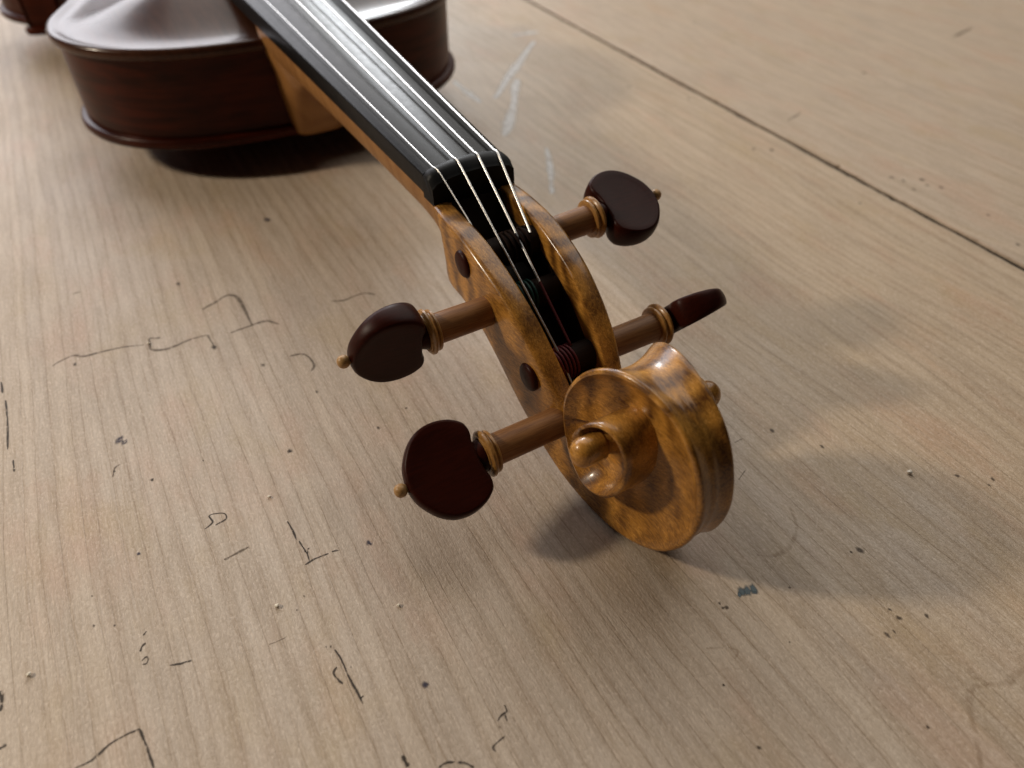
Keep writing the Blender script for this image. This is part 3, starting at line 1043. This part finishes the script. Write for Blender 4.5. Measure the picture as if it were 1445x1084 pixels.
# ---------------------------------------------------------------- tuning pegs
OUTL = [(2.6, 3.6), (2.15, 5.2), (2.2, 6.8), (3.0, 8.6), (5.6, 10.4), (9.3, 11.25), (13, 10.7), (16.3, 8.5), (19.0, 4.7), (19.9, 1.5), (20.0, 0.0)]
hl = spline(OUTL, 4)
hl = [(u, max(v, 0)) for u, v in hl]
outline = [(2.7, 0.0), (2.7, 1.8)] + hl + [(u, -v) for u, v in reversed(hl[:-1])] + [(2.7, -1.8)]


def make_head():
    """heart-shaped thumb piece; local y = peg axis, face normal = local z; y = 0 is the collar"""
    b = MB()
    cu = 11.0
    rows_top = []
    n = len(outline)

    def th(u):
        return 3.75 + (2.1 - 3.75) * sstep(u, 0, 21)
    nr = []
    for i in range(n):
        a, c = outline[i - 1], outline[(i + 1) % n]
        tx, ty = c[0] - a[0], c[1] - a[1]
        l = math.hypot(tx, ty) or 1
        nx, ny = ty / l, -tx / l
        if nx * (outline[i][0] - cu) + ny * outline[i][1] < 0:
            nx, ny = -nx, -ny
        nr.append((nx, ny))
    rings = []

    def ring(sc, ins_, zf):
        r = []
        for (u, v), (nx, ny) in zip(outline, nr):
            uu, vv = cu + (u - cu - nx * ins_) * sc, (v - ny * ins_) * sc
            r.append((vv, uu, zf(uu, vv)))
        return r

    def face(uu, vv):
        d = math.hypot((uu - 11) / 10, vv / 11)
        return th(uu) - 0.35 * max(0, 1 - d * d) * sstep(uu, 2, 8)
    for sg in (1, -1):
        rr = []
        for sc in (0.001, 0.3, 0.55, 0.75, 0.88):
            rr.append(ring(sc, 1.25, lambda u, v, s=sg: s * face(u, v)))
        for ins_, k in ((1.0, 1.0), (0.80, 0.99), (0.54, 0.94), (0.27, 0.79), (0.09, 0.50), (0.01, 0.18), (0.0, 0.0)):
            rr.append(ring(1.0, ins_, lambda u, v, s=sg, k=k: s * th(u) * k))
        b.grid(rr, True)
    # neck joining the thumb piece to the collar
    b.lathe([(0.01, 0.6), (3.9, 0.6), (4.0, 1.3), (3.8, 2.0), (3.5, 2.8), (3.3, 3.6), (2.6, 4.4), (0.01, 4.6)], 32)
    return b


head_me = make_head().build('peg_head', M['pegwood'], None, smooth=42, world=False)
b = MB()
b.lathe([(3.5, -1.7), (4.75, -1.7), (5.1, -1.45), (5.15, -1.05), (4.75, -0.7), (4.75, -0.55), (5.3, -0.35), (5.65, 0.1), (5.6, 0.55), (5.2, 0.9), (4.6, 0.98), (4.5, 1.25), (3.6, 1.3)], 48)
collar_me = b.build('collar', M['boxwood'], None, smooth=40, world=False)
b = MB()
b.lathe([(0.9, 19.2), (0.95, 20.1), (1.35, 20.4), (1.6, 21.1), (1.5, 21.9), (1.05, 22.5), (0.5, 22.75), (0.01, 22.8)], 24)
pin_me = b.build('end_pin', M['pin'], None, smooth=60, world=False)
for o in (head_me, collar_me, pin_me):
    COL.objects.unlink(o)

# name, x, z, collar distance, far wall, side, head turn (deg: face normal toward +x)
PEGS = [('G', 23.6, -9.6, 25.9, 13.0, 1, 22), ('E', 34.9, -17.3, 28.7, 12.9, -1, 104), ('D', 52.9, -25.6, 27.6, 11.45, 1, -52), ('A', 63.0, -33.1, 28.9, 9.9, -1, 30)]
PL = {'G': 'peg with its dark thumb piece face up, behind on the right', 'E': 'peg with its thumb piece turned on the slant, upper left',
      'D': 'peg with its thumb piece seen edge on, behind the scroll', 'A': 'peg with its heart-shaped thumb piece facing the viewer, lower left'}
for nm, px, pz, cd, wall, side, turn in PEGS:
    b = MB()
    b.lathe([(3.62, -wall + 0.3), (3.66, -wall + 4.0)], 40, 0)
    b.lathe([(3.66, -wall + 4.0), (3.72, wall - 4.0)], 40, 2)  # stretch inside the box, painted dark as shade
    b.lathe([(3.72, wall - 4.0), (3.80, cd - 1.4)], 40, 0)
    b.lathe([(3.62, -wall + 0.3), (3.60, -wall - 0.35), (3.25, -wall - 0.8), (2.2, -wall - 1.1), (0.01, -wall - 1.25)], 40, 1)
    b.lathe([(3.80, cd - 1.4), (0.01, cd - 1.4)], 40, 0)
    pg = b.build('tuning_peg', [M['shaft'], M['pegwood'], M['shaded_shaft']], None, smooth=40, world=False)
    pg.parent = V
    pg.location = Vector((px, 0, pz + ZT)) * MM - V.location
    pg.rotation_euler = (math.radians(2.2) if nm == 'G' else 0, 0, math.pi if side < 0 else 0)
    pg['label'] = PL[nm]
    for src in (head_me, collar_me, pin_me):
        c = src.copy()
        COL.objects.link(c)
        c.parent = pg
        c.location = (0, cd * MM, 0)
        if src is not collar_me:
            c.rotation_euler = (0, math.radians(turn * side), 0)
        c.name = src.name
for o in (head_me, collar_me, pin_me):
    bpy.data.objects.remove(o)

# ---------------------------------------------------------------- strings
PEG = {p[0]: (p[1], p[2]) for p in PEGS}


def nutz(x, y):
    return fbz(0) - drop(y) + interp([(0.05, 0.3), (0.6, 0.75), (1.4, 0.95), (2.6, 0.9), (3.9, .5), (5, -.6), (5.8, -1.1), (6.1, -4)], x)


BRX = -288.0
STR = {'E': (-9.1, 0.18, -16.8), 'A': (-3.1, 0.29, -5.7), 'D': (3.0, 0.32, 5.7), 'G': (9.0, 0.34, 16.8)}
END = {'E': [(34.9, -6.0, -13.3)], 'A': [(52.0, -3.2, -21.2), (62.0, -3.2, -29.0)], 'D': [(51.4, 0.9, -21.5)], 'G': [(25.2, 5.4, -5.95)]}
for nm in ('E', 'A', 'D', 'G'):
    y0, r, yb = STR[nm]
    brz = fbz(BRX) + 4.5 - 0.012 * yb * yb
    e = END[nm]
    y1 = y0 + (e[0][1] - y0) * 0.12
    p = [(BRX, yb, brz), (0.5, y0, nutz(0.5, y0) + r * .7), (1.8, y0, nutz(1.8, y0) + r * .7), (3.0, (y0 + y1) / 2, nutz(2.9, y0) + r * .8), (4.2, y1, nutz(4.2, y0) + r * .9)]
    b = MB()
    if nm == 'D':
        cut = lerp(p[-1], e[0], 0.68)
        b.tube(p + [cut], r, 10)
        so = b.build('string', M['steel'], V, smooth=60)
        c = MB()
        c.tube([cut, e[0]], r * 1.12, 10)
        hel = []
        for k in range(5 * 20 + 6):
            q = 2 * math.pi * k / 20 + math.radians(105)
            hel.append((52.9 + 4.05 * math.cos(q), 0.9 - 1.05 * k / 20, -25.6 + 4.05 * math.sin(q)))
        c.tube(hel, r * 1.1, 8)
        c.build('silk_winding', M['red_silk'], so, smooth=60).location = (0, 0, 0)
    else:
        b.tube(p + e, r, 10)
        px, pz = PEG[nm]
        hel = []
        q0 = math.radians(100)
        sgn = {'E': 1.0, 'A': 1.0, 'G': -1.0}[nm]
        for k in range(5 * 20 + 6):
            q = 2 * math.pi * k / 20 + q0
            hel.append((px + 4.05 * math.cos(q), e[-1][1] + sgn * (0.8 + 2.0 * r) * k / 20, pz + 4.05 * math.sin(q)))
        so = b.build('string', M['steel'], V, smooth=60)
        c = MB()
        c.tube(hel, max(r, .3) * 1.1, 8)
        c.build('silk_winding', M['green_silk'] if nm == 'E' else M['shaded_winding'], so, smooth=60).location = (0, 0, 0)

# ---- bridge and tailpiece (carry the strings, beyond the frame)
b = MB()
prof = [(-20.5, 10.2), (-21.5, 14), (-19, 22), (-20.5, 27)] + [(20.5 * (-1 + k / 5), 0) for k in range(1, 10)] + [(20.5, 27), (19, 22), (21.5, 14), (20.5, 10.2), (12, 10.2), (9, 16), (-9, 16), (-12, 10.2)]
prof = [(y, z if z else fbz(BRX) + 4.3 - 0.012 * y * y) for y, z in prof]
n = len(prof)
b.add([(BRX - 2.2, y, z) for y, z in prof] + [(BRX + 0.8, y, z) for y, z in prof],
      [tuple(range(n)), tuple(range(2 * n - 1, n - 1, -1))] + [(i, (i + 1) % n, (i + 1) % n + n, i + n) for i in range(n)])
b.build('bridge', M['neck'], V, smooth=0)
b = MB()
rows = []
for x, w, z in ((-325, 22, 19), (-337, 21, 20), (-360, 16, 19), (-385, 12, 17), (-408, 10, 12), (-412, 7, 10)):
    rows.append([(x, w * math.cos(q), z + 4.5 * math.sin(q)) for q in [2 * math.pi * k / 20 for k in range(20)]])
b.grid(rows, True)
b.add(rows[0], [tuple(range(20))])
b.add(rows[-1], [tuple(range(20))])
for nm in STR:
    y0, r, yb = STR[nm]
    b.tube([(BRX, yb, fbz(BRX) + 4.5 - 0.012 * yb * yb), (-332, yb * 0.85, 22.5)], r, 8)
b.build('tailpiece', M['ebony'], V, smooth=40)
